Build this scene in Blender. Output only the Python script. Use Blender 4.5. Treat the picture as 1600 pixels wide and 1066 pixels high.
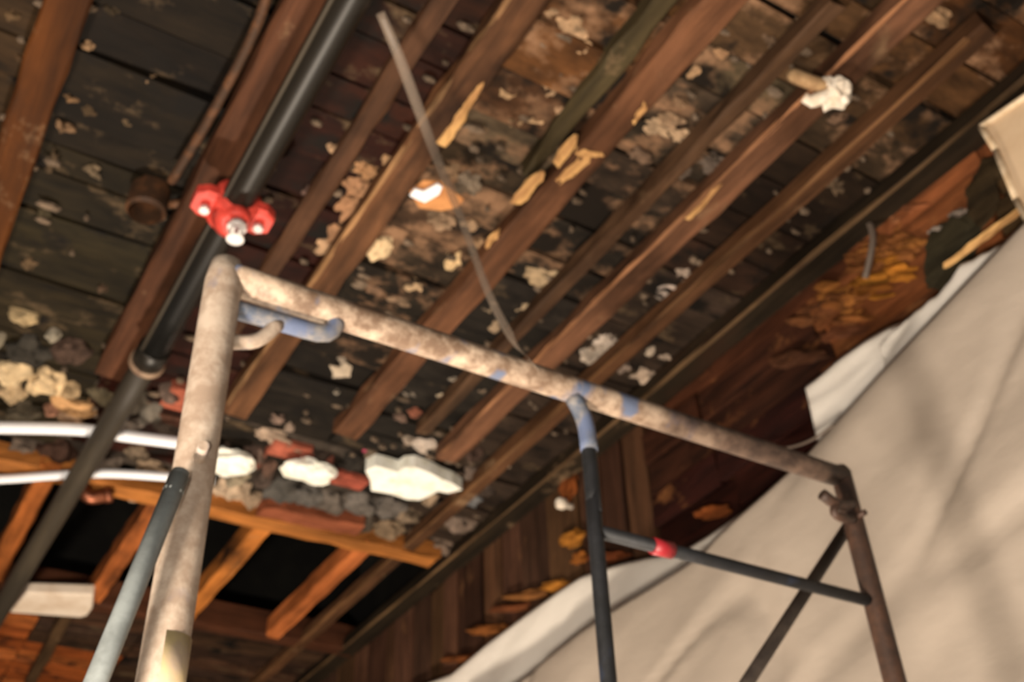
import bpy, bmesh, math, random
import numpy as np
from mathutils import Vector, Matrix, noise

for o in list(bpy.data.objects): bpy.data.objects.remove(o)
S = bpy.context.scene
COL = S.collection
CZ = 1.6                      # eye height of the photographer above the floor
H = 2.03                      # joist undersides above the eye
DECK = 2.095                  # board undersides above the eye

# ------------------------------------------------------------------ camera
F_PX = 1715.56
PITCH, ROLL, YAW = 0.65007658, -0.04110977, 0.56687469
def _axes():
    cp, sp, cr, sr = math.cos(PITCH), math.sin(PITCH), math.cos(ROLL), math.sin(ROLL)
    up = np.array([0, -cp, sp]); fw = np.array([0, sp, cp]); rt = np.array([1., 0, 0])
    Y = fw*math.cos(YAW) - rt*math.sin(YAW); X = rt*math.cos(YAW) + fw*math.sin(YAW)
    R = np.array([[cr, -sr, 0], [sr, cr, 0], [0, 0, 1]])
    return np.array([R@X, R@Y, R@up])           # rows: world axes seen from the camera
AX = _axes()
cam_d = bpy.data.cameras.new('camera'); cam = bpy.data.objects.new('camera', cam_d); COL.objects.link(cam)
m = Matrix.Identity(4)
for r in range(3):
    m[r][0] = AX[r][0]; m[r][1] = -AX[r][1]; m[r][2] = -AX[r][2]
m.translation = (0, 0, CZ)
cam.matrix_world = m
cam_d.sensor_width = 36; cam_d.lens = 36*F_PX/1600; cam_d.clip_start = .02
cam_d.dof.use_dof = True; cam_d.dof.focus_distance = .62; cam_d.dof.aperture_fstop = 11
S.camera = cam

# ------------------------------------------------------------------ light
S.view_settings.view_transform = 'Standard'; S.view_settings.look = 'None'
S.view_settings.gamma = 1; S.view_settings.use_curve_mapping = False
S.view_settings.exposure = 0.0
W = bpy.data.worlds.new('world'); S.world = W; W.use_nodes = True
W.node_tree.nodes['Background'].inputs[0].default_value = (1.0, .88, .76, 1)
W.node_tree.nodes['Background'].inputs[1].default_value = .15
def lamp(name, loc, watt, size, col):
    d = bpy.data.lights.new(name, 'POINT'); d.energy = watt; d.shadow_soft_size = size; d.color = col
    o = bpy.data.objects.new(name, d); COL.objects.link(o); o.location = loc; return o
lamp('work_lamp', (-.75, .30, CZ-1.0), 600, .17, (1.0, .87, .73))
lamp('phone_light', (-.12, -.08, CZ-.10), 46, .03, (1.0, .92, .82))
lamp('far_fill', (.55, 3.5, .6), 400, .12, (1.0, .86, .70))  # unseen fill added to brighten the far joists and the pale sheet

# ------------------------------------------------------------------ pixel -> world on real planes
def ray(x, y): return AX @ np.array([x-800, y-533, F_PX])
def _fin(p): return Vector((p[0], p[1], p[2]+CZ))
def onz(x, y, z=H):  d = ray(x, y); return _fin(d*z/d[2])
def onx(x, y, v):    d = ray(x, y); return _fin(d*v/d[0])
def ony(x, y, v=1.04): d = ray(x, y); return _fin(d*v/d[1])

def lin(h):
    h = h.lstrip('#'); c = [int(h[i:i+2], 16)/255 for i in (0, 2, 4)]
    return tuple(((v/12.92) if v <= .04045 else ((v+.055)/1.055)**2.4) for v in c) + (1.0,)

# ------------------------------------------------------------------ materials
def new_mat(name):
    mt = bpy.data.materials.new(name); mt.use_nodes = True
    return mt, mt.node_tree.nodes, mt.node_tree.links, mt.node_tree.nodes['Principled BSDF']
def noise_node(N, L, src, scale, detail=4, rough=.6, vec=(1, 1, 1), off=None):
    mp = N.new('ShaderNodeMapping'); mp.inputs['Scale'].default_value = vec
    L.new(src, mp.inputs['Vector'])
    if off is not None: L.new(off, mp.inputs['Location'])
    n = N.new('ShaderNodeTexNoise'); n.inputs['Scale'].default_value = scale
    n.inputs['Detail'].default_value = detail; n.inputs['Roughness'].default_value = rough
    L.new(mp.outputs[0], n.inputs['Vector']); return n.outputs['Fac']
def ramp(N, L, src, a, b, ca=(0, 0, 0, 1), cb=(1, 1, 1, 1)):
    r = N.new('ShaderNodeValToRGB'); r.color_ramp.elements[0].position = a; r.color_ramp.elements[1].position = b
    r.color_ramp.elements[0].color = ca; r.color_ramp.elements[1].color = cb
    L.new(src, r.inputs[0]); return r.outputs[0]
def mix(N, L, fac, a, b, mode='MIX'):
    x = N.new('ShaderNodeMix'); x.data_type = 'RGBA'; x.blend_type = mode
    for i, v in ((0, fac), (6, a), (7, b)):
        if isinstance(v, bpy.types.NodeSocket): L.new(v, x.inputs[i])
        else: x.inputs[i].default_value = v
    return x.outputs[2]
def object_coloured(name, stretch, rough=.75, patch=None, patch_at=(.56, .68), dark=.35, bump=.25, patch_scale=7, grain=26, patch2=None, patch2_at=(.55, .64)):
    """weathered surface: own colour of the object x grain, with patches of residue"""
    mt, N, L, P = new_mat(name)
    oi = N.new('ShaderNodeObjectInfo'); tc = N.new('ShaderNodeTexCoord')
    off = N.new('ShaderNodeVectorMath'); off.operation = 'SCALE'
    cmb = N.new('ShaderNodeCombineXYZ')
    for k in range(3): L.new(oi.outputs['Random'], cmb.inputs[k])
    L.new(cmb.outputs[0], off.inputs[0]); off.inputs['Scale'].default_value = 37
    g = noise_node(N, L, tc.outputs['Object'], grain, 5, .65, stretch, off.outputs[0])
    b = noise_node(N, L, tc.outputs['Object'], 5, 4, .6, tuple(.5+.5*s for s in stretch), off.outputs[0])
    col = mix(N, L, 1.0, oi.outputs['Color'], ramp(N, L, g, .32, .68, (dark, dark, dark, 1), (1.35, 1.3, 1.25, 1)), 'MULTIPLY')
    col = mix(N, L, 1.0, col, ramp(N, L, b, .3, .7, (.6, .58, .55, 1), (1.3, 1.3, 1.3, 1)), 'MULTIPLY')
    if patch:
        p = noise_node(N, L, tc.outputs['Object'], patch_scale, 5, .7, tuple(.6+.4*s for s in stretch), off.outputs[0])
        col = mix(N, L, ramp(N, L, p, *patch_at), col, lin(patch))
    if patch2:
        p2 = noise_node(N, L, tc.outputs['Object'], patch_scale*.8, 4, .6, tuple(.5+.5*q for q in stretch[::-1]), off.outputs[0])
        col = mix(N, L, ramp(N, L, p2, *patch2_at), col, lin(patch2))
    L.new(col, P.inputs['Base Color']); P.inputs['Roughness'].default_value = rough
    P.inputs['Specular IOR Level'].default_value = .12
    bp = N.new('ShaderNodeBump'); bp.inputs['Strength'].default_value = bump; bp.inputs['Distance'].default_value = .01
    L.new(g, bp.inputs['Height']); L.new(bp.outputs[0], P.inputs['Normal'])
    return mt
M = {}
M['deck'] = object_coloured('old_sheathing_wood', (.22, 1, 1), .7, '#5a4a36', (.58, .74), .4, .25, 7, 26, '#100d0a', (.54, .66))
M['deck_tan'] = object_coloured('plaster_stained_sheathing', (.35, 1, 1), .8, '#80624a', (.50, .66), .4, .4, 7, 26, '#17120d', (.52, .62))
M['joist'] = object_coloured('sawn_joist_wood', (1, .07, 1), .7, '#8a7054', (.62, .80), .45, .35, 5, 26, '#2a1a10', (.53, .72))
M['beam_x'] = object_coloured('sawn_beam_wood', (.07, 1, 1), .7, None, dark=.5)
M['post_z'] = object_coloured('vertical_board_wood', (1, 1, .08), .75, '#6a4a30', (.62, .8), .5)
M['wall_y'] = object_coloured('rough_wall_wood', (1, .12, 1), .8, '#8a5a34', (.6, .8), .35, .5)
M['mortar'] = object_coloured('mortar_and_plaster', (1, 1, 1), .9, None, dark=.55, bump=.6)
M['fibre'] = object_coloured('fibrous_insulation', (1, .15, .6), .95, '#3a2410', (.55, .75), .5, .8)

def plain(name, col, rough=.5, metal=0, var=None, scale=20, spec=.5, vec=(1, 1, 1), at=(.45, .62)):
    mt, N, L, P = new_mat(name); P.inputs['Base Color'].default_value = lin(col)
    P.inputs['Roughness'].default_value = rough; P.inputs['Metallic'].default_value = metal
    P.inputs['Specular IOR Level'].default_value = spec
    if var:
        tc = N.new('ShaderNodeTexCoord'); n = noise_node(N, L, tc.outputs['Object'], scale, 5, .65, vec)
        L.new(mix(N, L, ramp(N, L, n, *at), lin(col), lin(var)), P.inputs['Base Color'])
        bp = N.new('ShaderNodeBump'); bp.inputs['Strength'].default_value = .15; bp.inputs['Distance'].default_value = .005
        L.new(n, bp.inputs['Height']); L.new(bp.outputs[0], P.inputs['Normal'])
    return mt
def scaffold_mat(name, base, pale, blue, amt, rust_from=None):
    mt, N, L, P = new_mat(name); tc = N.new('ShaderNodeTexCoord')
    a = noise_node(N, L, tc.outputs['Object'], 24, 6, .72); b = noise_node(N, L, tc.outputs['Object'], 9, 3, .6, (1, 1, 1))
    c = noise_node(N, L, tc.outputs['Object'], 14, 3, .5, (1.3, 1, .8))
    col = mix(N, L, ramp(N, L, a, .42, .62), lin(base), lin(pale))
    col = mix(N, L, ramp(N, L, b, .3, .7, (0, 0, 0, 1), (.5, .5, .5, 1)), col, lin(base))
    col = mix(N, L, ramp(N, L, c, amt, amt+.08), col, lin(blue))
    if rust_from is not None:
        sp_ = N.new('ShaderNodeSeparateXYZ'); L.new(tc.outputs['Object'], sp_.inputs[0])
        ad = N.new('ShaderNodeMath'); ad.operation = 'MULTIPLY_ADD'; L.new(b, ad.inputs[0]); ad.inputs[1].default_value = .25; L.new(sp_.outputs['X'], ad.inputs[2])
        mr = N.new('ShaderNodeMapRange'); L.new(ad.outputs[0], mr.inputs[0]); mr.inputs[1].default_value = rust_from; mr.inputs[2].default_value = rust_from+.14
        rust = mix(N, L, ramp(N, L, a, .42, .62), lin('#34261e'), lin('#5a473a'))
        col = mix(N, L, mr.outputs[0], col, rust)
    L.new(col, P.inputs['Base Color']); P.inputs['Roughness'].default_value = .65
    bp = N.new('ShaderNodeBump'); bp.inputs['Strength'].default_value = .3; bp.inputs['Distance'].default_value = .004
    L.new(a, bp.inputs['Height']); L.new(bp.outputs[0], P.inputs['Normal'])
    return mt
M['tube_dusty'] = scaffold_mat('dusty_scaffold_steel', '#6c5644', '#c0ab94', '#59637a', .56, .22)
M['tube_leg'] = scaffold_mat('pale_dusty_scaffold_steel', '#968270', '#c4b4a2', '#74707a', .62)
M['tube_rust'] = scaffold_mat('rusty_scaffold_steel', '#2c1c12', '#4a3020', '#1c1a1c', .62)
M['tube_dark'] = scaffold_mat('dark_blue_scaffold_steel', '#08090b', '#17181c', '#1c2536', .62)
M['tube_blue'] = scaffold_mat('blue_scaffold_steel', '#4c5564', '#93897c', '#55607a', .52)
M['brace'] = plain('galvanized_brace', '#8c9290', .5, .15, '#737876', 14)
M['brace_dark'] = plain('worn_brace_steel', '#4a4038', .6, .2, '#332b26', 14)
M['black_pipe'] = plain('black_cast_iron', '#0b0a08', .42, 0, '#19150f', 10, .35, (1, .06, 1))
M['grey_pipe'] = plain('dull_iron', '#2a241b', .6, 0, '#3a3226', 10, .4, (1, .1, 1))
M['rust'] = plain('rusty_metal', '#3a2514', .7, .2, '#5c3a20', 18)
M['pale_rust'] = plain('pale_rust', '#8f7862', .7, .1, '#6a5240', 18)
M['copper'] = plain('old_copper', '#8a5238', .4, .7, '#5c3424', 18)
M['chrome'] = plain('chrome', '#e2dedb', .3, .55)
M['red'] = plain('red_painted_iron', '#d2483c', .5, 0, '#b83a30', 12)
M['redtape'] = plain('red_tape', '#8c1a22', .5)
M['yellow'] = plain('faded_yellow_paint', '#b09c70', .65, 0, '#a08d78', 25)
M['pex'] = plain('white_pipe_plastic', '#e6e8ec', .35)
M['white_wood'] = plain('white_painted_wood', '#cdbfae', .6, 0, '#bba893', 8)
M['white_plaster'] = plain('white_plaster', '#eeeee4', .9, 0, '#d4d2c0', 18)
M['board'] = plain('cream_board', '#cbb293', .7, 0, '#c0a585', 6)
M['board_edge'] = plain('cream_board_edge', '#d8c4a6', .8, 0, '#bfa684', 20)
M['cloth'] = plain('white_cloth', '#e2d8c8', .9, 0, '#cbbda8', 25)
M['tan_cloth'] = plain('tan_cloth', '#a98a64', .9, 0, '#8c6e4c', 25)
M['paper'] = plain('torn_brown_paper', '#b8804c', .9, 0, '#a06a3c', 20)
M['pink'] = plain('pink_plastic', '#c8506c', .6)
M['wire'] = plain('grey_cable', '#5c5046', .6)
M['splinter'] = plain('fresh_split_wood', '#c49a62', .8, 0, '#a0764a', 40, .3, (1, .1, 1))
M['void'] = plain('unlit_black', '#0d0c0a', .9, 0, '#14130f', 8, .2)  # near-black base colour paints the dark of gaps and the unlit loft
M['floor'] = plain('dusty_floor', '#5a4838', .8, 0, '#43362a', 3)

def sheet_mat(name, col):
    mt, N, L, P = new_mat(name); tc = N.new('ShaderNodeTexCoord')
    n = noise_node(N, L, tc.outputs['Object'], 3.2, 5, .55, (1, 1, 1))
    L.new(mix(N, L, ramp(N, L, n, .3, .75), lin(col), tuple(.86*c for c in lin(col)[:3])+(1,)), P.inputs['Base Color'])
    P.inputs['Roughness'].default_value = .42; P.inputs['Specular IOR Level'].default_value = .45
    P.inputs['Subsurface Weight'].default_value = .0
    n2 = noise_node(N, L, tc.outputs['Object'], 16, 4, .55, (1, .6, 1.2))
    bp = N.new('ShaderNodeBump'); bp.inputs['Strength'].default_value = .25; bp.inputs['Distance'].default_value = .012
    L.new(n2, bp.inputs['Height']); L.new(bp.outputs[0], P.inputs['Normal'])
    return mt
M['sheet'] = sheet_mat('milky_plastic_sheeting', '#a3978a')
M['sheet_pale'] = sheet_mat('pale_plastic_sheeting', '#e8e2d8')
mt, N, L, P = new_mat('clear_plastic_strap')
P.inputs['Base Color'].default_value = lin('#9c8c7c'); P.inputs['Roughness'].default_value = .4; P.inputs['Alpha'].default_value = .36
M['strap'] = mt

# ------------------------------------------------------------------ object helpers
def mesh_obj(name, verts, faces, mat, parent=None, color=None, smooth=False, origin=None):
    vs = [Vector(v) for v in verts]
    if origin is None: origin = sum(vs, Vector())/len(vs)
    origin = Vector(origin)
    me = bpy.data.meshes.new(name); me.from_pydata([tuple(v-origin) for v in vs], [], faces); me.update()
    bm = bmesh.new(); bm.from_mesh(me); bmesh.ops.recalc_face_normals(bm, faces=bm.faces); bm.to_mesh(me); bm.free()
    if smooth: me.polygons.foreach_set('use_smooth', [True]*len(me.polygons))
    mats = mat if isinstance(mat, (list, tuple)) else [mat]
    for x in mats: me.materials.append(x)
    o = bpy.data.objects.new(name, me); COL.objects.link(o)
    if parent is not None:
        o.parent = parent; o.location = origin - Vector(parent.location)
    else: o.location = origin
    if color:
        c = lin(color)
        if mat is M.get('mortar'):
            g = .3*c[0]+.59*c[1]+.11*c[2]; c = tuple(.72*v+.28*g for v in c[:3])+(1,)
        o.color = c
    return o
def empty(name, loc):
    o = bpy.data.objects.new(name, None); COL.objects.link(o); o.location = loc; o.empty_display_size = .1; return o
def tag(o, label, cat, group=None):
    o['label'] = label; o['category'] = cat
    if group: o['group'] = group
    return o
def struct(o): o['kind'] = 'structure'; return o

def box_v(x0, x1, y0, y1, z0, z1):
    v = [(x0,y0,z0),(x1,y0,z0),(x1,y1,z0),(x0,y1,z0),(x0,y0,z1),(x1,y0,z1),(x1,y1,z1),(x0,y1,z1)]
    f = [(0,3,2,1),(4,5,6,7),(0,1,5,4),(1,2,6,5),(2,3,7,6),(3,0,4,7)]
    return v, f
def box(name, x0, x1, y0, y1, z0, z1, mat, parent=None, color=None, jit=0, rng=random):
    v, f = box_v(x0, x1, y0, y1, z0, z1)
    if jit: v = [tuple(c + rng.uniform(-jit, jit) for c in p) for p in v]
    return mesh_obj(name, v, f, mat, parent, color)

def timber(name, p, q, w, d, mat, parent=None, color=None, seg=14, rough=.004, rng=random, taper_end=0, chamfer=.006, side=None):
    """sawn piece from p to q (centres of its underside), w wide, d deep upward; edges worn and uneven"""
    p, q = Vector(p), Vector(q); ax = (q-p).normalized()
    up = Vector((0, 0, 1)) if abs(ax.z) < .9 else Vector((1, 0, 0))
    if side is not None: sd = Vector(side).normalized()
    else: sd = ax.cross(up).normalized()
    up = sd.cross(ax).normalized()
    if up.z < 0 and abs(ax.z) < .9: up = -up
    vs, fs = [], []
    c = chamfer
    prof = [(-w/2, d), (-w/2, c), (-w/2+c, 0), (w/2-c, 0), (w/2, c), (w/2, d)]
    n = len(prof)
    for i in range(seg+1):
        t = i/seg; b = p.lerp(q, t)
        k = 1 - taper_end*max(0, t-.85)/.15
        for a, h in prof:
            vs.append(b + sd*(a*k+rng.uniform(-rough, rough)) + up*(h+rng.uniform(-rough, rough)*.6) + (ax*rng.uniform(-.012, .012) if i in (0, seg) else Vector()))
    for i in range(seg):
        for j in range(n):
            a, b2 = i*n+j, i*n+(j+1) % n
            fs.append((a, b2, b2+n, a+n))
    fs.append(tuple(range(n))); fs.append(tuple(range(seg*n, seg*n+n)))
    return mesh_obj(name, vs, fs, mat, parent, color)

def tube_data(pts, r, seg=16, caps=True):
    pts = [Vector(p) for p in pts]; vs, fs = [], []
    n = len(pts); rs = r if isinstance(r, (list, tuple)) else [r]*n
    prev = None
    for i, p in enumerate(pts):
        t = (pts[min(i+1, n-1)] - pts[max(i-1, 0)]).normalized()
        if prev is None:
            a = t.cross(Vector((0, 0, 1)));  a = a if a.length > .1 else t.cross(Vector((1, 0, 0)))
        else: a = prev - t*prev.dot(t)
        a.normalize(); b = t.cross(a); prev = a
        for k in range(seg):
            an = 2*math.pi*k/seg
            vs.append(p + (a*math.cos(an)+b*math.sin(an))*rs[i])
    for i in range(n-1):
        for k in range(seg):
            k2 = (k+1) % seg
            fs.append((i*seg+k, i*seg+k2, (i+1)*seg+k2, (i+1)*seg+k))
    if caps: fs.append(tuple(range(seg))); fs.append(tuple(range((n-1)*seg, n*seg)))
    return vs, fs
def tube(name, pts, r, mat, parent=None, seg=16, caps=True):
    v, f = tube_data(pts, r, seg, caps); o = mesh_obj(name, v, f, mat, parent, smooth=True)
    for pl in o.data.polygons:
        if len(pl.vertices) > 4: pl.use_smooth = False
    return o
def curve_pts(ctrl, n=24):
    ctrl = [Vector(c) for c in ctrl]; c = [ctrl[0]*2-ctrl[1]] + ctrl + [ctrl[-1]*2-ctrl[-2]]; out = []
    segs = len(ctrl)-1
    for i in range(n+1):
        u = i/n*segs; k = min(int(u), segs-1); t = u-k
        a, b, cc, d = c[k:k+4]
        out.append(.5*((2*b)+(cc-a)*t+(2*a-5*b+4*cc-d)*t*t+(3*b-a-3*cc+d)*t**3))
    return out

ICO = {}
def ico(sub):
    if sub not in ICO:
        bm = bmesh.new(); bmesh.ops.create_icosphere(bm, subdivisions=sub, radius=1)
        bm.verts.ensure_lookup_table()
        ICO[sub] = ([v.co.copy() for v in bm.verts], [tuple(v.index for v in f.verts) for f in bm.faces]); bm.free()
    return ICO[sub]
def lump(name, c, rad, mat, parent=None, color=None, seed=0, rough=.45, sub=2, rot=0., freq=1.6, smooth=False):
    """ragged lump: rad = half sizes along x, y, z"""
    V, F = ico(sub); cr, sr = math.cos(rot), math.sin(rot); vs = []
    for v in V:
        k = 1 + rough*noise.noise(v*freq+Vector((seed*7.1, seed*3.3, seed*1.7))) + rough*.5*noise.noise(v*freq*2.7+Vector((seed*1.3, 5, seed)))
        x, y, z = v.x*rad[0]*k, v.y*rad[1]*k, v.z*rad[2]*k
        vs.append(Vector((c[0]+x*cr-y*sr, c[1]+x*sr+y*cr, c[2]+z)))
    return mesh_obj(name, vs, F, mat, parent, color, smooth)
def px_lump(name, px, py, rx, ry, z, mat, parent, color, seed, th=.02, rough=.5, sub=2):
    """a lump that covers about rx x ry half-pixels where it clings under the plane z"""
    c = onz(px, py, z); a = onz(px+rx, py, z)-c; b = onz(px, py+ry, z)-c
    # stretch along the board direction, as the clods do
    return lump(name, c, (max(.012, abs(a.x)*.75+abs(b.x)*.3), max(.012, abs(a.y)*.3+abs(b.y)*.75), th), mat, parent, color, seed, rough, sub)

# =================================================================== THE SETTING
fl = struct(box('floor', -4, 4, -4, 7, -.1, 0, M['floor']))
# board ceiling over the joists
deck = struct(box('ceiling', -1.2, 2.2, .2, 3.62, CZ+DECK+.035, CZ+DECK+.075, M['void']))
BAYS = [-.62, -.20, 0, .41, .83, 1.21, 1.59, 2.06]
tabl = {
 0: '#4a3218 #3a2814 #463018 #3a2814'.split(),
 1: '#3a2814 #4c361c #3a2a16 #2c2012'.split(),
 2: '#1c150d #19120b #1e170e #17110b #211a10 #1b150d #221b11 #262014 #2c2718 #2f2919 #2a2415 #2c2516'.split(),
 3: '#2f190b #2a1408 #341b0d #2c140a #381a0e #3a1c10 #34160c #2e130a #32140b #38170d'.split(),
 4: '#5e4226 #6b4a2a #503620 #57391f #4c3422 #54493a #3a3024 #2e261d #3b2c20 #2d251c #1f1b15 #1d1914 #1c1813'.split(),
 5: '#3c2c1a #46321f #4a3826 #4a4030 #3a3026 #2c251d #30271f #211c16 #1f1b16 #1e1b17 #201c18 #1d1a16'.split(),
 6: '#4a2c14 #44290f #4a2d14 #402814 #46301c #3c2c1c #33281c #20170f #1a120c #22170f #2a1c14 #30261f #2c231c'.split(),  # darkest entries put the shadow near the right wall into the board colour
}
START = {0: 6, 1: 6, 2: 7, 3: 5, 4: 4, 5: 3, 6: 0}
rng = random.Random(5)
for b in range(7):
    cols = tabl[b]; y0 = .22+rng.uniform(0, .1)
    while y0 < 3.6:
        wd = rng.uniform(.10, .165); y1 = min(y0+wd, 3.62)
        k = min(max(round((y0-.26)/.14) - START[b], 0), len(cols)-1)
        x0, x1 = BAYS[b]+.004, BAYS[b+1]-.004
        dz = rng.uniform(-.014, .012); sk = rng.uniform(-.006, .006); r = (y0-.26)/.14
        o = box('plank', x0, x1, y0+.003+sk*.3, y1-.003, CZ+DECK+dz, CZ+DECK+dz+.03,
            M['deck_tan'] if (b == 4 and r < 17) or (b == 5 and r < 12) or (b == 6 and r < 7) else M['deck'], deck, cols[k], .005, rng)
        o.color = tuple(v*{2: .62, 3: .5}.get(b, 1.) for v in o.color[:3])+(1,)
        y0 = y1
# old plaster still clinging to the boards: (px, py, half w, half h, colour)
LUMPS = [
 (893,38,26,20,'#a88458'),(912,72,22,11,'#b48e5e'),(862,18,18,8,'#8a6c48'),(844,68,16,9,'#7d6a55'),(898,110,22,10,'#a08468'),(889,135,10,11,'#a48e78'),
 (798,150,34,25,'#b8935f'),(856,142,26,18,'#b08c60'),(836,184,24,14,'#bc9662'),(806,185,20,10,'#9a7a50'),(870,165,18,14,'#a07c54'),
 (574,267,20,13,'#ac7a42'),(604,250,13,7,'#b08550'),(558,292,22,15,'#9a6c40'),(548,322,22,18,'#96683c'),(590,290,16,10,'#8f6238'),(525,365,18,18,'#94683e'),(565,345,18,12,'#8c6038'),
 (591,386,20,20,'#cdb07c'),(511,382,14,16,'#a98358'),(600,330,18,9,'#8a6a46'),(640,262,13,8,'#9a7448'),(705,268,14,12,'#8f6f4a'),(730,285,24,14,'#6e5f4c'),(690,345,26,9,'#83684a'),(735,350,16,8,'#9a7a54'),
 (647,446,24,9,'#ae8f62'),(622,466,26,7,'#80664a'),(585,447,20,8,'#7c5c40'),(848,436,30,18,'#ac9268'),(870,428,14,16,'#a88e64'),(812,478,26,17,'#98825e'),(768,478,16,12,'#a08a6a'),(709,406,12,17,'#caa86c'),(776,508,14,9,'#8c7658'),(755,380,14,6,'#a07c50'),
 (532,580,17,12,'#b0a088'),(534,559,11,5,'#7c7060'),(688,613,14,6,'#a8987c'),(526,611,10,5,'#8f8676'),(511,626,9,4,'#a09686'),(708,588,10,6,'#8a8070'),(640,612,20,4,'#7a7062'),(650,645,14,7,'#8a4a2e'),(625,652,12,5,'#70584a'),
 (665,695,26,11,'#a89a8c'),(640,688,14,6,'#857768'),(434,655,14,5,'#80685a'),(425,681,30,7,'#9a836c'),(452,668,8,5,'#8f7a68'),
 (1050,441,24,19,'#a09084'),(1035,455,16,13,'#8c8076'),(1066,428,14,12,'#948272'),(930,552,22,18,'#a89a8a'),(950,530,20,13,'#b0a294'),(1018,547,12,8,'#b0a08c'),(1012,588,20,14,'#b8a28c'),(1040,556,10,6,'#a08c78'),(975,575,12,7,'#7a685a'),(1040,590,10,8,'#8a7868'),
 (1202,64,20,14,'#5c4630'),(1128,80,15,14,'#946c40'),(1085,111,10,12,'#a07c50'),(1310,182,15,14,'#6c5038'),(1465,27,26,12,'#86663f'),(1070,214,22,12,'#a0825c'),(1303,287,22,12,'#57452f'),(1117,257,24,15,'#64564a'),(1250,38,14,8,'#5c462e'),
 (1030,199,30,10,'#a2845e'),(1050,186,20,9,'#8c6e4c'),(1065,160,14,8,'#7a5c3c'),(1145,165,14,8,'#70482c'),(1000,240,24,10,'#7a5f48'),(1060,265,20,14,'#6c5c4e'),(1290,260,16,8,'#503c28'),(1190,240,14,10,'#5c4832'),
 (138,70,9,5,'#86663f'),(111,150,14,5,'#74552f'),(101,198,18,6,'#6c5030'),(199,190,8,7,'#5c4a30'),(148,267,14,7,'#6b5a40'),(80,255,7,20,'#4c3c26'),(236,124,7,3,'#907048'),(45,412,12,10,'#604a2c'),(160,450,7,7,'#5a4430'),(140,170,18,6,'#463620'),(220,150,20,5,'#40321e'),(70,330,14,8,'#3c3420'),(175,15,16,7,'#33291a'),
 (20,22,18,8,'#5c4526'),(30,85,20,5,'#50391e'),(520,228,12,6,'#a8845a'),(480,300,10,6,'#70544a'),(478,335,12,5,'#6c4c3c'),(515,262,16,6,'#50301c'),
]
for i, (px, py, rx, ry, c) in enumerate(LUMPS):
    px_lump('plaster_lump', px, py, rx*1.05, ry*1.05, DECK, M['mortar'], deck, c, i+1, .013, .95, 3 if rx > 18 else 2)
# crumbs of plaster: countless
cv, cf = [], []; V0, F0 = ico(1)
for i in range(360):
    x, y = rng.uniform(-.5, 2.0), rng.uniform(.7, 3.4)
    if x < .42 and rng.random() < .75: continue
    rr = rng.uniform(.005, .014); b = len(cv); sx = rng.uniform(1, 2.6)
    for v in V0: cv.append((x+v.x*rr*sx*rng.uniform(.7, 1.2), y+v.y*rr*rng.uniform(.7, 1.2), CZ+DECK-.008+v.z*.012))
    cf += [tuple(b+k for k in f) for f in F0]
o = mesh_obj('plaster_crumbs', cv, cf, M['mortar'], deck, '#6e5c48'); o['kind'] = 'stuff'

# crumbled masonry wall head that the joists end on
head = struct(mesh_obj('wall_far', *box_v(-1.2, 2.06, 3.16, 3.63, CZ+2.10, CZ+2.62), M['mortar'], None, '#3a322a'))
STONES = [
 (22,578,38,20,'#bda474'),(75,592,36,22,'#b89c6a'),(20,606,34,14,'#a88e62'),(110,604,22,12,'#a98c5c'),(40,490,34,5,'#a8905e'),(85,519,16,6,'#a8a08a'),(4,524,8,6,'#a09880'),
 (45,545,50,18,'#33302a'),(110,545,40,18,'#4a372c'),(120,628,48,11,'#b0803e'),(85,632,20,10,'#a06a4a'),(165,612,30,12,'#5a5038'),(40,632,40,12,'#4c4434'),(110,648,34,8,'#8a6a4a'),(30,650,38,10,'#3f3728'),
 (210,622,28,22,'#4a443a'),(240,640,24,26,'#585248'),(205,655,26,12,'#70645a'),(265,610,22,14,'#5c4a40'),(262,662,30,12,'#33281f'),
 (35,700,34,12,'#5a4c40'),(30,725,34,12,'#4a4434'),(90,705,40,20,'#3a2418'),(170,715,34,14,'#4a4038'),(215,700,30,10,'#665642'),(240,728,36,8,'#80694e'),(205,760,34,7,'#988064'),(225,768,26,7,'#7a6448'),
 (365,760,36,20,'#a89072'),(345,775,28,16,'#9c8260'),(392,778,22,16,'#8f785c'),(370,742,28,10,'#8a7e64'),(415,742,20,20,'#4e4038'),(440,765,32,22,'#4a4844'),(480,768,34,16,'#55524e'),(385,798,40,8,'#b09678'),(425,795,24,8,'#a88c6c'),
 (520,780,32,18,'#5a524a'),(565,785,36,16,'#625c56'),(610,790,36,16,'#5c5650'),(500,797,24,9,'#4a3e34'),(560,812,34,12,'#4c4236'),(610,822,34,12,'#7a6448'),(640,800,30,12,'#6e5c46'),(655,830,22,10,'#80684c'),(545,830,22,8,'#383830'),
 (672,775,14,14,'#9a8264'),(700,790,22,12,'#5c5850'),(720,812,26,14,'#6c5a4c'),(690,850,26,10,'#6e5a4a'),(738,775,20,10,'#5c5e60'),(760,760,24,14,'#40342c'),(745,738,24,9,'#54463c'),(350,700,24,12,'#4c3a30'),(395,705,26,10,'#5a463c'),(420,725,14,12,'#6a4c3c'),(500,712,22,12,'#3c3028'),(555,715,26,12,'#2c2823'),(600,718,26,8,'#3c4446'),(690,735,24,9,'#4a3e34'),(735,700,26,9,'#4a362c'),
]
for i, (px, py, rx, ry, c) in enumerate(STONES):
    px_lump('stone', px, py, rx, ry, 2.10, M['mortar'], head, c, 200+i, .045, .5, 3 if rx > 25 else 2)
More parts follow.
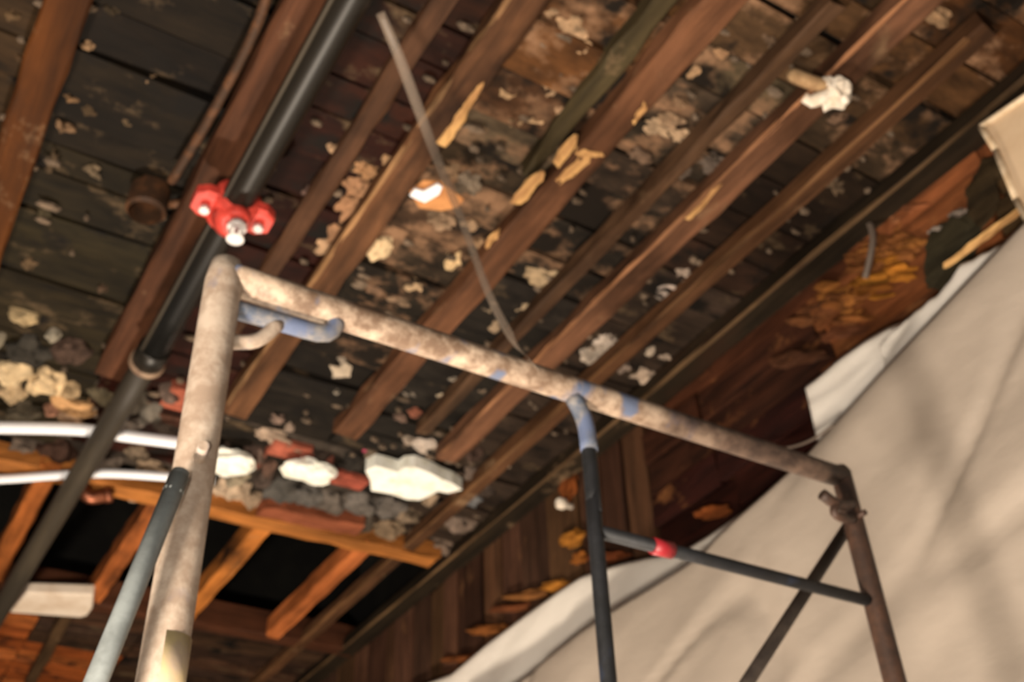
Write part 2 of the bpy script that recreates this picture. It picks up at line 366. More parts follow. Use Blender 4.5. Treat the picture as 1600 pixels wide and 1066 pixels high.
for i, (px, py, w, d, c) in enumerate([(290,628,.14,.13,'#9c4420'),(452,708,.15,.10,'#9a4424'),(490,722,.12,.07,'#8c4630'),(540,752,.17,.09,'#9c3c1c'),(700,765,.10,.05,'#6a4434'),(510,745,.1,.06,'#8a3a20'),(398,722,.06,.10,'#74402c'),(262,655,.12,.05,'#52301f')]):
    c0 = onz(px, py, 2.075)
    box('brick', c0.x-w/2, c0.x+w/2, c0.y-d/2, c0.y+d/2, c0.z, c0.z+.065, M['mortar'], head, c, .006, rng)

# wall on the right: board wall
wall = struct(box('wall_right', 2.10, 2.3, .1, 6.4, 0, CZ+2.95, M['void']))
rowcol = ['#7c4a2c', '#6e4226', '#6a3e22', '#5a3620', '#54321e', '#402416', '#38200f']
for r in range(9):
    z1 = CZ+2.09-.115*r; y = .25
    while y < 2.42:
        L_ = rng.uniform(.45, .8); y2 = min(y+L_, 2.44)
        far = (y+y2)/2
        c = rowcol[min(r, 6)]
        if far > 1.62: c = ['#4a2a1a', '#3a2014', '#2e180e', '#280f0a', '#2c110a', '#2a120a'][min(r, 5)]  # shadow of the recess behind the scaffold is put into these darker colours
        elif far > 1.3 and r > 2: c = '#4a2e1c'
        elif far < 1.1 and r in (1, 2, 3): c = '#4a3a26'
        dx = rng.uniform(-.012, .012)
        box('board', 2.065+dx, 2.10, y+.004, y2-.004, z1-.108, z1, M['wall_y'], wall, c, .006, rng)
        y = y2
y = 2.45; i = 0
while y < 6.3:
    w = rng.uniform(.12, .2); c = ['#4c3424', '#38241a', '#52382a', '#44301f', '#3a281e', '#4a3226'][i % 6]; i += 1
    dx = rng.uniform(-.015, .015)
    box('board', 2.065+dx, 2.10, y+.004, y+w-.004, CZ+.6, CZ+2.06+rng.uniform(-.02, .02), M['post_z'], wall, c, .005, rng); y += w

# beyond the wall head: black loft space over open joists, then more boards
loft = struct(box('ceiling', -1.2, 2.3, 3.4, 5.1, CZ+2.9, CZ+2.95, M['void']))
back = struct(box('wall_back', -1.2, 2.3, 6.4, 6.5, 0, CZ+3, M['void']))
far_deck = struct(box('ceiling', -1.2, 2.2, 4.80, 6.4, CZ+2.11, CZ+2.17, M['void']))
struct(box('trim', -1.2, 2.2, 4.98, 5.05, CZ+2.17, CZ+2.9, M['void']))
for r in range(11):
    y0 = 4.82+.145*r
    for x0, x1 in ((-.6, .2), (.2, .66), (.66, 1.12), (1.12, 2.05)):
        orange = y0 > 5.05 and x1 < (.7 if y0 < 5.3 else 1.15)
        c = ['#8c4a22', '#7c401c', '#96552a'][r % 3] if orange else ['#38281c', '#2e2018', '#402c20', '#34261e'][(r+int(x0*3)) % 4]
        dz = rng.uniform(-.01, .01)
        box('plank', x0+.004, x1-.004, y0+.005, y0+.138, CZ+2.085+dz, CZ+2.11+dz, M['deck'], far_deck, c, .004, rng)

# =================================================================== JOISTS
def joist(x, y0, y1, w, d, color, label, z=H, name='ceiling_joist', cat='joist', rough=.004, x1=None, group='ceiling joists in the front bay', seed=1, edge=None):
    o = timber(name, (x, y0, CZ+z), (x if x1 is None else x1, y1, CZ+z), w, d, M['joist'], None, color, 22, rough, random.Random(seed))
    tag(o, label, cat, group)
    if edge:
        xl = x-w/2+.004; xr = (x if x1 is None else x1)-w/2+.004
        timber('lit_edge', (xl, y0+.05, CZ+z-.001), (xr, y1-.05, CZ+z-.001), .011, .010, M['joist'], o, edge, 30, .004, random.Random(seed+500), 0, .003)  # paler strip paints in the light caught along the joist's lower corner
    return o
JD = DECK-H-.014
jA = joist(-.022, .5, 3.02, .092, JD, '#41240c', 'orange-brown ceiling joist at the far left of the photo, over black boards', seed=2)
jB = joist(.428, .5, 3.02, .098, JD, '#4c3020', 'reddish brown joist running right beside the black iron pipe', seed=3)
jC = joist(.835, .5, 3.04, .085, JD, '#5c3f2a', 'brown joist with a pale lit corner, crossed by the clear plastic strap', rough=.007, seed=4, edge='#8c6c4c')
jD = joist(1.212, .5, 2.985, .088, JD, '#5c3e2b', 'joist with a cream splintered lower edge and a sawn end above the pink scrap', rough=.006, seed=5)
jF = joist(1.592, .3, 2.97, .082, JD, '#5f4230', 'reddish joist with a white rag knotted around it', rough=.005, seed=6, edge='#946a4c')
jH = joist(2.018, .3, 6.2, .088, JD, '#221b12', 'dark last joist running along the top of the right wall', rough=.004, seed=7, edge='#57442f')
o = timber('sister_board', (1.098, .6, CZ+H+.01), (1.12, 1.66, CZ+H+.03), .05, .045, M['joist'], jD, '#3c3422', 12, .007, random.Random(8), .6)
o['label'] = 'olive brown board nailed along the joist, broken at its end'
for i, (a, b, w) in enumerate([((868,288),(925,240),.03), ((806,318),(850,270),.03), ((905,240),(940,243),.018), ((760,385),(780,362),.012), ((868,258),(900,215),.022)]):
    timber('splinter', onz(*a, H-.003), onz(*b, H-.002), w, .008, M['splinter'], jD, None, 5, .006, random.Random(20+i), .9, .002)
o = timber('splinter', onz(693, 225, H-.006), onz(755, 130, H-.004), .02, .012, M['splinter'], jC, None, 7, .006, random.Random(31), .7, .003)
o = timber('splinter', onz(1010, 165, H-.006), onz(992, 190, H-.004), .012, .010, M['splinter'], jD, None, 4, .004, random.Random(32), .7, .003)
o = timber('splinter', onz(1075, 345, H-.006), onz(1125, 290, H-.004), .014, .010, M['splinter'], jF, None, 6, .004, random.Random(33), .7, .003)

# thinner strips
joist(1.437, .86, 2.86, .042, .05, '#4c3828', 'thin brown strip between the splintered joist and the rag joist', H, 'wood_strip', 'wood strip', .004, group='thin wood strips under the boards', seed=11)
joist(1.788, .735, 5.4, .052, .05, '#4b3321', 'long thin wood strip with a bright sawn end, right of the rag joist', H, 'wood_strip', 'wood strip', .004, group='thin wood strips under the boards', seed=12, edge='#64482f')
joist(.69, .9, 2.72, .055, .025, '#4a3324', 'short brown furring strip between the black pipe and the crossed joist', DECK-.03, 'wood_strip', 'wood strip', .004, group='thin wood strips under the boards', seed=13)
o = tube('conduit', curve_pts([onz(424, -30, 2.04), onz(395, 55, 2.04), onz(330, 180, 2.04), onz(268, 283, 2.05)], 20), .012, M['rust'])
tag(o, 'thin rusty conduit running left of the reddish brown joist down to the round box', 'conduit')

# far joists beyond the masonry, lit orange
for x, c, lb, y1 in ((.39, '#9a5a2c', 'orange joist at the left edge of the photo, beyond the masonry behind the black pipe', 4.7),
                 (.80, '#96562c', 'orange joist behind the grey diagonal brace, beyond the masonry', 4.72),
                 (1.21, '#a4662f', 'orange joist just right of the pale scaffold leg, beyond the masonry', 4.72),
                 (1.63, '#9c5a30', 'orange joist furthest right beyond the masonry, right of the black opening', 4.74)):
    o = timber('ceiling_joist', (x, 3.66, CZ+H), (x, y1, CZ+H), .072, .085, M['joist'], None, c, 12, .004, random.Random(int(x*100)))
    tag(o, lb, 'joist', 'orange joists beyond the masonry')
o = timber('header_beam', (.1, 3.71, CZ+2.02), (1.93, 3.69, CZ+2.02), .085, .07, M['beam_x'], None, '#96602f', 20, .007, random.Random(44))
tag(o, 'orange header beam across the near ends of the orange joists', 'beam')
o = timber('header_beam', (1.15, 3.62, CZ+2.03), (1.55, 3.60, CZ+2.03), .09, .08, M['beam_x'], None, '#7a4630', 10, .007, random.Random(45))
tag(o, 'short reddish timber lying against the header beam below the grey masonry', 'beam')
o = timber('header_beam', (.2, 4.78, CZ+2.03), (2.04, 4.76, CZ+2.03), .09, .12, M['beam_x'], None, '#46291a', 20, .005, random.Random(46))
tag(o, 'dark brown beam across the far ends of the orange joists', 'beam')
o = timber('wood_strip', onz(108, 955, 2.04), onz(45, 1075, 2.04), .05, .04, M['joist'], None, '#4a3826', 8, .004, random.Random(47))
tag(o, 'grey-brown strip at the bottom left corner crossing the orange boards', 'wood strip')

# =================================================================== PIPES
PZ = 1.925
pa = onz(552, -12, PZ); pj = onz(236, 556, PZ); pe = onz(14, 930, PZ); pz2 = pe+(pe-pj)*.35
pipe = tag(empty('iron_pipe', pa), 'long black iron pipe hung below the ceiling, running from top centre to the left edge', 'pipe')
tube('pipe_length', [pa.lerp(pj, t/6) for t in range(-3, 7)], .040, M['black_pipe'], pipe, 24)
o = tube('pipe_length', [pj.lerp(pz2, t/8) for t in range(9)], .037, M['grey_pipe'], pipe, 24); o['label'] = 'dull grey-brown lower length of pipe'
dv = (pj-pa).normalized()
tube('coupling', [pj-dv*.05, pj-dv*.048, pj+dv*.03, pj+dv*.032], [.044, .047, .047, .043], M['black_pipe'], pipe, 24)
o = tube('collar_ring', [pj+dv*.025, pj+dv*.03, pj+dv*.045, pj+dv*.05], [.045, .052, .052, .045], M['pale_rust'], pipe, 24); o['label'] = 'pale rusty collar ring'
o = tube('grey_ridge', [pa.lerp(pj, t/6)+Vector((-.036, 0, -.02)) for t in range(-3, 7)], .006, M['grey_pipe'], pipe, 8)  # thin grey ridge along the left side of the pipe

# red grooved clamp on the pipe
rc = onz(368, 326, PZ); rc = pa.lerp(pj, (rc-pa).length/(pj-pa).length)
clamp = tag(empty('pipe_clamp', rc), 'red pipe clamp with two silver bolts around the black iron pipe', 'clamp')
sdv = dv.cross(Vector((0, 0, 1))).normalized()
if sdv.x < 0: sdv = -sdv
upv = Vector((0, 0, 1))
def ring(name, c, axis, r0, r1, half, mat, parent, seg=28, a0=0, a1=2*math.pi):
    a = axis.cross(Vector((0, 0, 1))).normalized(); b = a.cross(axis).normalized(); vs, fs = [], []
    full = abs(a1-a0-2*math.pi) < 1e-4; n = seg if full else seg+1
    for i in range(n):
        an = a0+(a1-a0)*i/seg; dr = a*math.cos(an)+b*math.sin(an)
        for h, r in ((-half, r0), (-half*.8, r1), (half*.8, r1), (half, r0)): vs.append(c+axis*h+dr*r)
    for i in range(seg):
        j = (i+1) % n
        for k in range(4): fs.append((i*4+k, i*4+(k+1) % 4, j*4+(k+1) % 4, j*4+k))
    return mesh_obj(name, vs, fs, mat, parent, smooth=False)
ring('clamp_body', rc, dv, .041, .058, .050, M['red'], clamp)
for s in (-1, 1):
    e = rc + sdv*s*.068 + Vector((0, 0, -.006))
    ear = []
    for h, k in ((.018, .8), (.012, 1), (-.012, 1), (-.018, .75)):
        for u, w in ((-.036, -.046*k), (.006, -.046*k), (.030, -.028*k), (.030, .028*k), (.006, .046*k), (-.036, .046*k)):
            ear.append(e+sdv*s*u+dv*w+Vector((0, 0, h)))
    ef = [tuple(range(6)), tuple(range(18, 24))]+[(r*6+k, r*6+(k+1) % 6, r*6+6+(k+1) % 6, r*6+6+k) for r in range(3) for k in range(6)]
    mesh_obj('clamp_ear', ear, ef, M['red'], clamp)
    b = tube('bolt', [e+Vector((0, 0, .03)), e-Vector((0, 0, .024)), e-Vector((0, 0, .026)), e-Vector((0, 0, .038))], [.007, .007, .014, .013], M['chrome'], clamp, 6)
    b['label'] = 'silver bolt'
ob = onz(372, 345, PZ-.07) + Vector((0, 0, .022))
o = tube('outlet_boss', [rc-Vector((0, 0, .036)), rc.lerp(ob, .5)-Vector((0, 0, .028)), ob-Vector((0, 0, .012)), ob-Vector((0, 0, .022))], [.050, .042, .030, .026], M['red'], clamp, 20)
sp = onz(372, 345, PZ-.07)
spr = tag(empty('sprinkler_head', sp), 'small silver sprinkler head hanging from the red clamp', 'sprinkler')
tube('threaded_body', [sp+Vector((0, 0, .012)), sp-Vector((0, 0, .012)), sp-Vector((0, 0, .014)), sp-Vector((0, 0, .026))], [.018, .018, .024, .024], M['chrome'], spr, 8)
for s in (-1, 1):
    tube('frame_arm', curve_pts([sp+sdv*s*.012-Vector((0, 0, .026)), sp+sdv*s*.017-Vector((0, 0, .042)), sp+sdv*s*.004-Vector((0, 0, .060))], 8), .0035, M['chrome'], spr, 8)
tube('deflector', [sp-Vector((0, 0, .059)), sp-Vector((0, 0, .0615))], [.021, .021], M['chrome'], spr, 14)
tube('glass_bulb', [sp-Vector((0, 0, .027)), sp-Vector((0, 0, .058))], [.004, .004], M['redtape'], spr, 8)

# round rusty box on the boards beside the conduit
rb = onz(232, 312, 2.07)
bx = tag(empty('junction_box', rb), 'round dark rusty junction box left of the red clamp', 'box')
ring('rim', rb, Vector((0, 0, 1)).lerp(Vector((.01, 0, 1)), 1).normalized(), .044, .052, .05, M['rust'], bx, 24)
tube('box_back', [rb+Vector((0, 0, .04)), rb+Vector((0, 0, .048))], [.046, .046], M['rust'], bx, 20)
tube('knockout_stub', [rb+Vector((.05, -.01, .0)), rb+Vector((.085, -.03, .0))], [.012, .012], M['rust'], bx, 10)

# white plastic pipes crossing behind the iron pipe
def pexpipe(ctrl, r, label):
    return tag(tube('water_pipe', curve_pts([onz(*c) for c in ctrl], 26), r, M['pex'], None, 14), label, 'pipe', 'white plastic water pipes at the left')
pexpipe([(-60,668,2.0),(40,669,2.0),(130,672,2.0),(200,682,2.0),(290,694,2.0),(335,703,2.0)], .020, 'upper white plastic pipe, the thicker one, passing behind the black iron pipe')
pexpipe([(-60,752,2.0),(20,748,2.0),(90,743,2.0),(170,740,2.0),(270,746,2.0),(335,752,2.0)], .0155, 'lower white plastic pipe, the thinner one, passing behind the black iron pipe')
# copper fitting
cp = onz(145, 778, 1.98)
cf_ = tag(empty('copper_fitting', cp), 'small copper elbow fitting under the lower white pipe', 'fitting')
tube('elbow', curve_pts([cp+Vector((-.05, .0, .03)), cp+Vector((-.01, 0, .0)), cp+Vector((.04, -.01, .015))], 10), .024, M['copper'], cf_, 14)
tube('end_ring', [cp+Vector((.036, -.01, .013)), cp+Vector((.058, -.015, .022))], [.029, .029], M['copper'], cf_, 14)
tube('end_ring', [cp+Vector((-.062, 0, .04)), cp+Vector((-.046, 0, .027))], [.028, .028], M['copper'], cf_, 14)

# =================================================================== SCAFFOLD FRAME (stands on the floor at y = 1.04)
SY = 1.04; TR = .0205
sc = tag(empty('scaffold_frame', (.77, SY, 0)), 'rusty dusty tubular steel scaffold frame standing in the middle of the room', 'scaffold')
zl, zr = CZ+.888, CZ+.888
o = tube('left_leg', [(.253, SY, 0), (.253, SY, .9), (.252, SY, CZ+.5), (.25, SY, zl-.012), (.25, SY, zl+.018), (.25, SY, zl+.026)], [.0225]*4+[.019, .008], M['tube_leg'], sc, 20); o['label'] = 'pale dust-covered leg'
o = tube('top_tube', [(.25+t*1.036/12, SY, CZ+.886) for t in range(13)], [TR-.003*t/12 for t in range(13)], M['tube_dusty'], sc, 20); o['label'] = 'top tube with flaking blue paint'
o = tube('right_leg', [(1.294, SY, 0), (1.293, SY, CZ+.5), (1.287, SY, CZ+.86), (1.286, SY, CZ+.895), (1.286, SY, CZ+.905)], [.0165]*4+[.011], M['tube_rust'], sc, 20); o['label'] = 'dark rusty leg'
o = tube('inner_post', curve_pts([(.762, SY, CZ+.875), (.772, SY, CZ+.85), (.779, SY, CZ+.82), (.780, SY, CZ+.7), (.779, SY, CZ+.5), (.778, SY, 0.0)], 30), .0105, M['tube_dark'], sc, 16); o['label'] = 'dark inner post'
o = tube('post_top', curve_pts([(.7595, SY-.001, CZ+.872), (.772, SY-.001, CZ+.85), (.7785, SY-.001, CZ+.825), (.780, SY-.001, CZ+.79)], 8), .0122, M['tube_blue'], sc, 16); o['label'] = 'blue painted top of the inner post'
o = tube('cross_rail', [(.779, SY, CZ+.668), (1.03, SY, CZ+.669), (1.290, SY, CZ+.671)], .0092, M['tube_dark'], sc, 14); o['label'] = 'black cross rail'
o = tube('tape_wrap', [(.872, SY, CZ+.668), (.905, SY, CZ+.668)], .0115, M['redtape'], sc, 14); o['label'] = 'red tape around the rail'
o = tube('cross_rail', [(.779, SY, .9), (1.292, SY, .9)], .0115, M['tube_dark'], sc, 14)
o = tube('corner_stub', curve_pts([(.262, SY+.002, CZ+.843), (.33, SY+.002, CZ+.846), (.385, SY+.002, CZ+.850), (.40, SY, CZ+.874)], 10), .012, M['tube_blue'], sc, 14); o['label'] = 'short blue corner stub'
tube('gusset', curve_pts([(.262, SY, CZ+.79), (.30, SY, CZ+.806), (.325, SY, CZ+.842)], 8), .009, M['tube_leg'], sc, 12)
# brace lock on the right leg
lk = ony(1303, 785)
tube('brace_lock', curve_pts([ony(1330, 790, 1.03), ony(1312, 789, 1.015), ony(1300, 784, 1.01), ony(1284, 772, 1.01)], 8), .009, M['tube_rust'], sc, 10)
tube('brace_lock', curve_pts([ony(1334, 812, 1.03), ony(1316, 810, 1.015), ony(1303, 800, 1.01), ony(1310, 786, 1.01)], 8), .007, M['tube_rust'], sc, 10)
tube('paint_mark', [(.2532, SY, CZ+.36), (.253, SY, CZ+.425)], .0229, M['yellow'], sc, 20)['label'] = 'faded yellow paint mark'
tube('lock_pin', [(1.284, SY-.005, CZ+.808), (1.284, SY-.03, CZ+.808)], .005, M['tube_rust'], sc, 10)
tube('lock_pin', [(.253, SY, CZ+.615), (.245, SY-.05, CZ+.615)], .006, M['tube_leg'], sc, 10)
# cross braces
p0 = Vector((.238, SY-.03, CZ+.622)); p1 = Vector((.185, SY-.075, CZ+.345)); p1 = p0+(p1-p0)*2.6
br = tag(empty('cross_brace', p0), 'grey galvanized diagonal brace beside the pale scaffold leg, lower left', 'brace', 'scaffold cross braces')
p0 = ony(280, 745, .995); p1 = ony(150, 1066, .995); p1 = p0+(p1-p0)*1.6
br.location = p0
tube('brace_tube', [p0, p0.lerp(p1, .5), p1], .0105, M['brace'], br, 14)
tube('flattened_end', [p0-(p1-p0).normalized()*.006, p0+(p1-p0).normalized()*.02], [.009, .0105], M['brace'], br, 12)
q0 = ony(1332, 812, 1.07); q1 = ony(1168, 1066, 1.07); q1 = q0+(q1-q0)*1.6
br2 = tag(empty('cross_brace', q0), 'dark thin diagonal brace crossing behind the black rail, lower right', 'brace', 'scaffold cross braces')
tube('brace_tube', [q0, q0.lerp(q1, .5), q1], .0095, M['brace_dark'], br2, 14)
tube('flattened_end', [q0-(q1-q0).normalized()*.02, q0+(q1-q0).normalized()*.02], [.007, .0095], M['brace_dark'], br2, 12)

# =================================================================== PLASTIC SHEETING on the right wall
def fold(y, z, seed, amp):
    u = y*.42+z*.91; w = y*.91-z*.42       # folds fall away down the wall
    h = noise.noise(Vector((u*3.1+seed, w*.6, seed)))*.05
    h += noise.noise(Vector((u*7+seed*3, w*1.3, 2.0)))*.014
    h += noise.noise(Vector((u*15, w*4+seed, 7.0)))*.004
    g = noise.noise(Vector((u*2.3+9, w*.7, seed+4)))
    h -= .018*max(0, .07-abs(g))/.07
    return h*amp
def hang(name, x, edge, zmin, mat, label, seed, amp=1., n=120, rows=70, thick=.003, lip=.006, jag=0):
    e = [onx(*p, x) for p in edge]; e.sort(key=lambda p: p.y)
    ys = np.array([p.y for p in e]); zs = np.array([p.z for p in e])
    vs, fs = [], []
    for i in range(n+1):
        y = ys[0]+(ys[-1]-ys[0])*i/n; zt = float(np.interp(y, ys, zs))+jag*noise.noise(Vector((y*30, seed, 0)))
        zm = zmin(y) if callable(zmin) else zmin
        for j in range(rows+1):
            t = j/rows; z = zt+(zm-zt)*t**1.15
            d = fold(y, z, seed, amp)*min(1, .35+t*6) - lip*math.exp(-t*60)
            vs.append((x - d, y, z))
    R = rows+1
    for i in range(n):
        for j in range(rows): fs.append((i*R+j, i*R+j+1, (i+1)*R+j+1, (i+1)*R+j))
    o = mesh_obj(name, vs, fs, mat, None, None, True)
    sm = o.modifiers.new('thickness', 'SOLIDIFY'); sm.thickness = thick
    return tag(o, label, 'plastic sheet', 'plastic sheeting on the right wall')
hang('plastic_sheet', 2.02, [(560,1130),(640,1078),(705,1054),(760,1006),(815,965),(870,925),(905,902),(960,884),(1010,873),(1060,866),(1105,838),(1160,800),(1300,690)], CZ+.2, M['sheet_pale'],
     'pale far plastic sheet at the bottom centre behind the black inner post', 3, .35)
hang('plastic_sheet', 1.90, [(690,1140),(800,1072),(850,1030),(910,985),(980,938),(1050,893),(1090,866),(1118,835),(1150,805),(1200,762),(1250,716),(1295,668),(1345,618),(1400,560),(1470,484),(1540,406),(1600,340),(1680,255),(1760,190),(1900,90)], 0.35, M['sheet'],
     'large milky plastic sheet filling the lower right behind the scaffold', 1, 1.0, 260, 110)
hang('plastic_sheet', 2.0, [(1257,603),(1275,590),(1310,560),(1350,532),(1385,512),(1425,498)], lambda y: CZ+1.42+.12*(y-1.5), M['sheet_pale'], 'cream folded flap of sheeting with a pointed corner, above the large sheet', 5, .4, 30, 14)
hang('plastic_sheet', 1.985, [(1372,538),(1400,508),(1430,482),(1462,462),(1480,440),(1500,412),(1530,398),(1560,385),(1620,330)], lambda y: CZ+1.45, M['sheet_pale'], 'white ragged flap of sheeting above the cream pointed flap', 8, .5, 60, 16, jag=.01)

# cream board at the upper right
X0 = 1.97
bp = [onx(*p, X0) for p in ((1533,198),(1600,152),(1700,84),(1760,330),(1640,410),(1606,345),(1588,312),(1575,270),(1556,235))]
n = len(bp); vs = [p for p in bp]+[p+Vector((.03, 0, 0)) for p in bp]
bd = mesh_obj('wall_board', vs, [tuple(range(n)), tuple(range(2*n-1, n-1, -1))]+[(i, (i+1) % n, n+(i+1) % n, n+i) for i in range(n)], M['board'])
tag(bd, 'cream wall board leaning at the top right edge', 'board')
for a, b in (((1533,198),(1700,84)), ((1533,198),(1556,235)), ((1556,235),(1588,312)), ((1588,312),(1640,410))):
    p, q = onx(*a, X0-.004), onx(*b, X0-.004)
    tube('broken_edge', [p, p.lerp(q, .5), q], .008, M['board_edge'], bd, 8)
o = timber('batten', onx(1482, 418, 2.0), onx(1610, 322, 2.0), .010, .016, M['splinter'], None, None, 10, .003, random.Random(60), 0, .003)
tag(o, 'thin tan batten just above the white ragged flap of sheeting', 'batten')
# golden insulation on the wall
def wallpatch(name, px, py, rx, ry, x, mat, color, seed, th, parent=None, tilt=0., sub=3, rough=.6):
    c = onx(px, py, x); a = onx(px+rx, py-ry*.75, x)-c; b = onx(px+rx*.25, py+ry, x)-c
    V, F = ico(sub); vs = []
    for v in V:
        k = 1+rough*noise.noise(v*1.5+Vector((seed*3.1, seed, 0)))+.3*rough*noise.noise(v*6+Vector((seed, 0, 0)))
        vs.append(c+a*v.y*k+b*v.z*k+Vector((v.x*th*k, 0, 0)))
    return mesh_obj(name, vs, F, mat, parent, color)
ins = tag(empty('insulation_batt', onx(1375, 425, 2.06)), 'golden fibrous insulation torn open on the upper right wall', 'insulation')
rg_ = random.Random(77)
for i in range(46):
    t = rg_.uniform(0, 1); off = rg_.uniform(-1, 1)
    px = 1300+120*t+22*off; py = 486-105*t+30*off+rg_.uniform(-6, 6)
    gold = off > -.1 and .25 < t < .9
    c = rg_.choice(['#8a5a20', '#9c6c28', '#784a1c', '#84541c'] if gold else ['#6a4222', '#7c4e28', '#5c381e', '#8a5a2c'])
    wallpatch('fibre_clump', px, py, rg_.uniform(14, 30), rg_.uniform(5, 9), 2.062-rg_.uniform(0, .012), M['fibre'], c, 90+i, .012, ins, sub=2, rough=.8)
for i, (px, py, rx, ry, c, lb) in enumerate([(1484,392,40,44,'#2c281c','dark olive tar paper patch right of the golden insulation'), (1535,300,30,40,'#33291a','brown-black tar paper patch beside the cream wall board')]):
    o = wallpatch('tar_paper', px, py, rx, ry, 2.048, M['wall_y'], c, 110+i, .008, None, rough=.5); tag(o, lb, 'tar paper')
for i, (px, py, rx, ry, c) in enumerate([(1415,325,36,9,'#7c4c30'),(1390,345,26,8,'#8a5a3a'),(1290,480,40,14,'#6a4228'),(1320,520,36,12,'#5a3622'),(1260,500,30,8,'#744a2c'),(1240,560,40,12,'#3c2416'),(1350,560,46,12,'#5c3422'),(1470,360,16,7,'#8a8078'),(1500,335,14,6,'#7a7068')]):
    wallpatch('wood_shred', px, py, rx, ry, 2.06, M['wall_y'], c, 120+i, .014, wall)
for i, (px, py, rx, ry, c) in enumerate([(895,842,16,12,'#8c5c22'),(905,872,10,8,'#7c4a1c'),(830,930,34,7,'#6c4624'),(800,950,30,6,'#5c341c'),(760,985,30,7,'#7a4a22'),(870,915,24,8,'#8c5c22'),(720,1030,30,6,'#6a3c1c'),(950,870,26,7,'#5c3018'),(890,760,12,22,'#7c4420'),(1115,800,24,9,'#7c4420')]):
    wallpatch('straw_shred', px, py, rx, ry, 2.055, M['fibre'], c, 140+i, .018, wall)
# bent strap over the insulation, cable loop, knob
o = tube('bent_strap', curve_pts([onx(1340, 352, 2.03), onx(1357, 348, 2.02), onx(1364, 370, 2.02), onx(1360, 400, 2.02), onx(1352, 435, 2.03)], 14), .009, M['wire'], None, 10)
tag(o, 'grey bent metal strap hanging over the golden insulation', 'strap')
o = tube('cable', curve_pts([onx(1190, 702, 1.95), onx(1222, 701, 1.93), onx(1250, 695, 1.91), onx(1276, 683, 1.885), onx(1302, 664, 1.88)], 16), .0035, M['wire'], None, 8)
tag(o, 'thin grey cable curving along the edge of the large sheet above the scaffold tube', 'cable')
kb = onx(884, 789, 2.03)
o = tube('porcelain_knob', [kb+Vector((.05, 0, 0)), kb, kb-Vector((.008, 0, 0)), kb-Vector((.03, 0, 0)), kb-Vector((.036, 0, 0))], [.012, .012, .021, .021, .015], M['cloth'], None, 14)
tag(o, 'small white porcelain knob on the dark right wall beside the inner post', 'knob')

# =================================================================== SMALL THINGS
for px, py, rx, ry, c, lb, sd in ((360,723,33,17,'white_plaster','white plaster chunk just right of the pale scaffold leg',1), (482,736,38,14,'white_plaster','oblong white plaster chunk between two red bricks',2)):
    c0 = onz(px, py, 2.04); a = onz(px+rx, py+rx*.22, 2.04)-c0; b = onz(px-ry*.25, py+ry, 2.04)-c0
    o = lump('plaster_chunk', c0, (a.length, abs(b.y), .035), M[c], None, None, 300+sd, .35, 3, math.atan2(a.y, a.x)); tag(o, lb, 'plaster', 'white plaster chunks on the masonry')
# the big white piece: ragged thick slab
def slab(name, outline, z, th, mat, parent=None):
    p = [onz(*q, z) for q in outline]; n = len(p)
    v = p+[q+Vector((0, 0, th)) for q in p]
    return mesh_obj(name, v, [tuple(range(n)), tuple(range(2*n-1, n-1, -1))]+[(i, (i+1) % n, n+(i+1) % n, n+i) for i in range(n)], mat, parent)
o = slab('plaster_chunk', [(571,736),(586,728),(606,733),(622,738),(632,731),(648,730),(672,739),(690,749),(708,756),(722,766),(700,771),(684,768),(672,775),(655,782),(636,781),(610,772),(580,767),(579,752)], 2.03, .05, M['white_plaster'])
tag(o, 'large bright white ragged plaster chunk, the biggest of the white pieces', 'plaster', 'white plaster chunks on the masonry')
c0 = onz(82, 946, 1.99)
o = slab('wood_block', [(40,927),(146,930),(144,952),(136,963),(126,966),(14,958)], 1.99, .05, M['white_wood'])
bv = o.modifiers.new('round', 'BEVEL'); bv.width = .008; bv.segments = 2
tag(o, 'white painted wood block at the left edge beside the iron pipe', 'wood block')
o = px_lump('plastic_scrap', 573, 702, 10, 7, 2.112, M['pink'], None, None, 401, .012, .8, 2); tag(o, 'tiny pink plastic scrap below the sawn joist end', 'scrap')
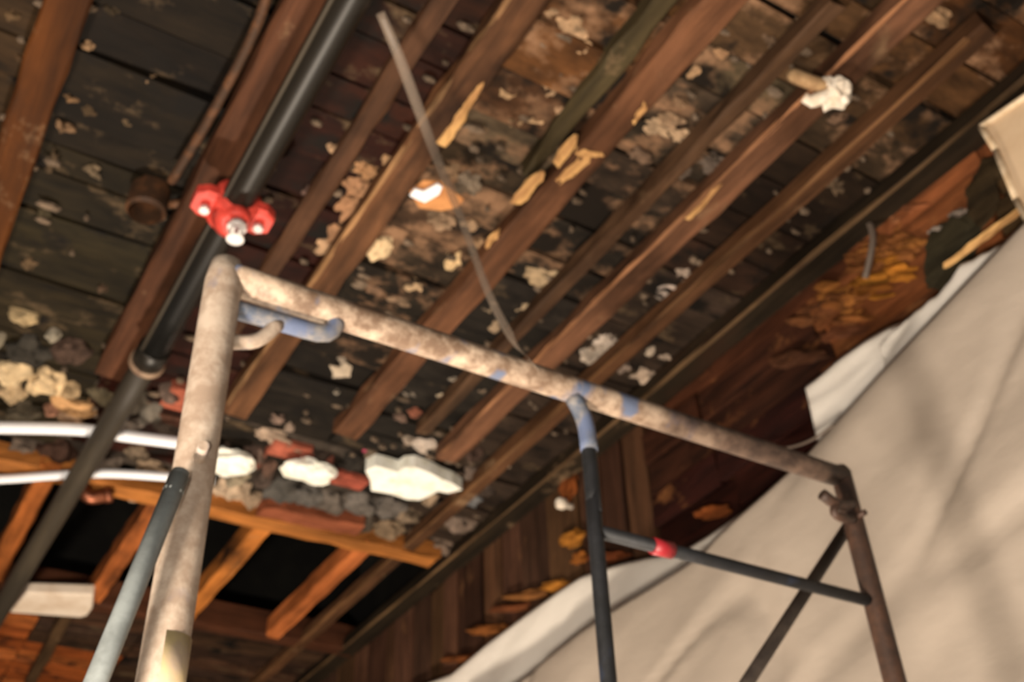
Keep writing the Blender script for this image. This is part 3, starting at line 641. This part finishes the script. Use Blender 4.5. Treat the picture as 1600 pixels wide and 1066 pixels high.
o = slab('paper_scrap', [(640,300),(662,282),(690,285),(725,312),(716,324),(690,330),(655,325)], H-.03, .004, M['paper']); tag(o, 'torn tan paper flap hanging under the crossed joist', 'paper')
o = slab('metal_tag', [(640,306),(648,296),(662,300),(684,288),(691,293),(686,304),(664,317),(654,313)], H-.045, .006, M['chrome']); o.data.materials[0] = M['pex']
tag(o, 'bright white metal tag on the torn tan paper', 'tag')
# rag knotted round the joist
rg = onz(1290, 142, H-.03)
rag = tag(empty('knotted_rag', rg), 'white and tan rag knotted around a ceiling joist, top right', 'rag')
lump('knot', onz(1306, 146, H-.03), (.042, .036, .03), M['cloth'], rag, None, 501, .55, 3, .4, 2.0)
tube('loose_end', curve_pts([onz(1305, 140, H-.04), onz(1285, 152, H-.05), onz(1268, 158, H-.045), onz(1256, 152, H-.035)], 12), [.013]*4+[.016]*5+[.012]*4, M['cloth'], rag, 10)
o = tube('wrap', curve_pts([onz(1310, 138, H-.02), onz(1285, 133, H-.022), onz(1260, 126, H-.02), onz(1238, 116, H+.02)], 12), [.017]*13, M['tan_cloth'], rag, 10); o['label'] = 'tan wrapped part of the rag'
# clear strap hanging from the pipe to the scaffold tube
cps = [onz(594, 20, 1.93), onz(622, 85, 1.88), onz(650, 160, 1.80), onz(680, 240, 1.70), onz(722, 345, 1.5), onz(762, 455, 1.26), onz(800, 528, 1.08), ony(836, 572, 1.008)]
cl = curve_pts(cps, 40); vs, fs = [], []
for i, p in enumerate(cl):
    t = (cl[min(i+1, 40)]-cl[max(i-1, 0)]).normalized(); view = Vector((.35, .55, .76)).normalized(); s = t.cross(view).normalized(); view = s.cross(t)
    w = .0115*(.8+.2*math.sin(i/6))
    for a, b in ((-w, -.0006), (w, -.0006), (w, .0006), (-w, .0006)): vs.append(p+s*a+view*b)
for i in range(40):
    for k in range(4): fs.append((i*4+k, i*4+(k+1) % 4, i*4+4+(k+1) % 4, i*4+4+k))
fs += [(0, 1, 2, 3), (160, 161, 162, 163)]
o = mesh_obj('plastic_strap', vs, fs, M['strap'], None, None, True)
tag(o, 'long clear plastic strap hanging from the iron pipe down to the scaffold top tube', 'strap')
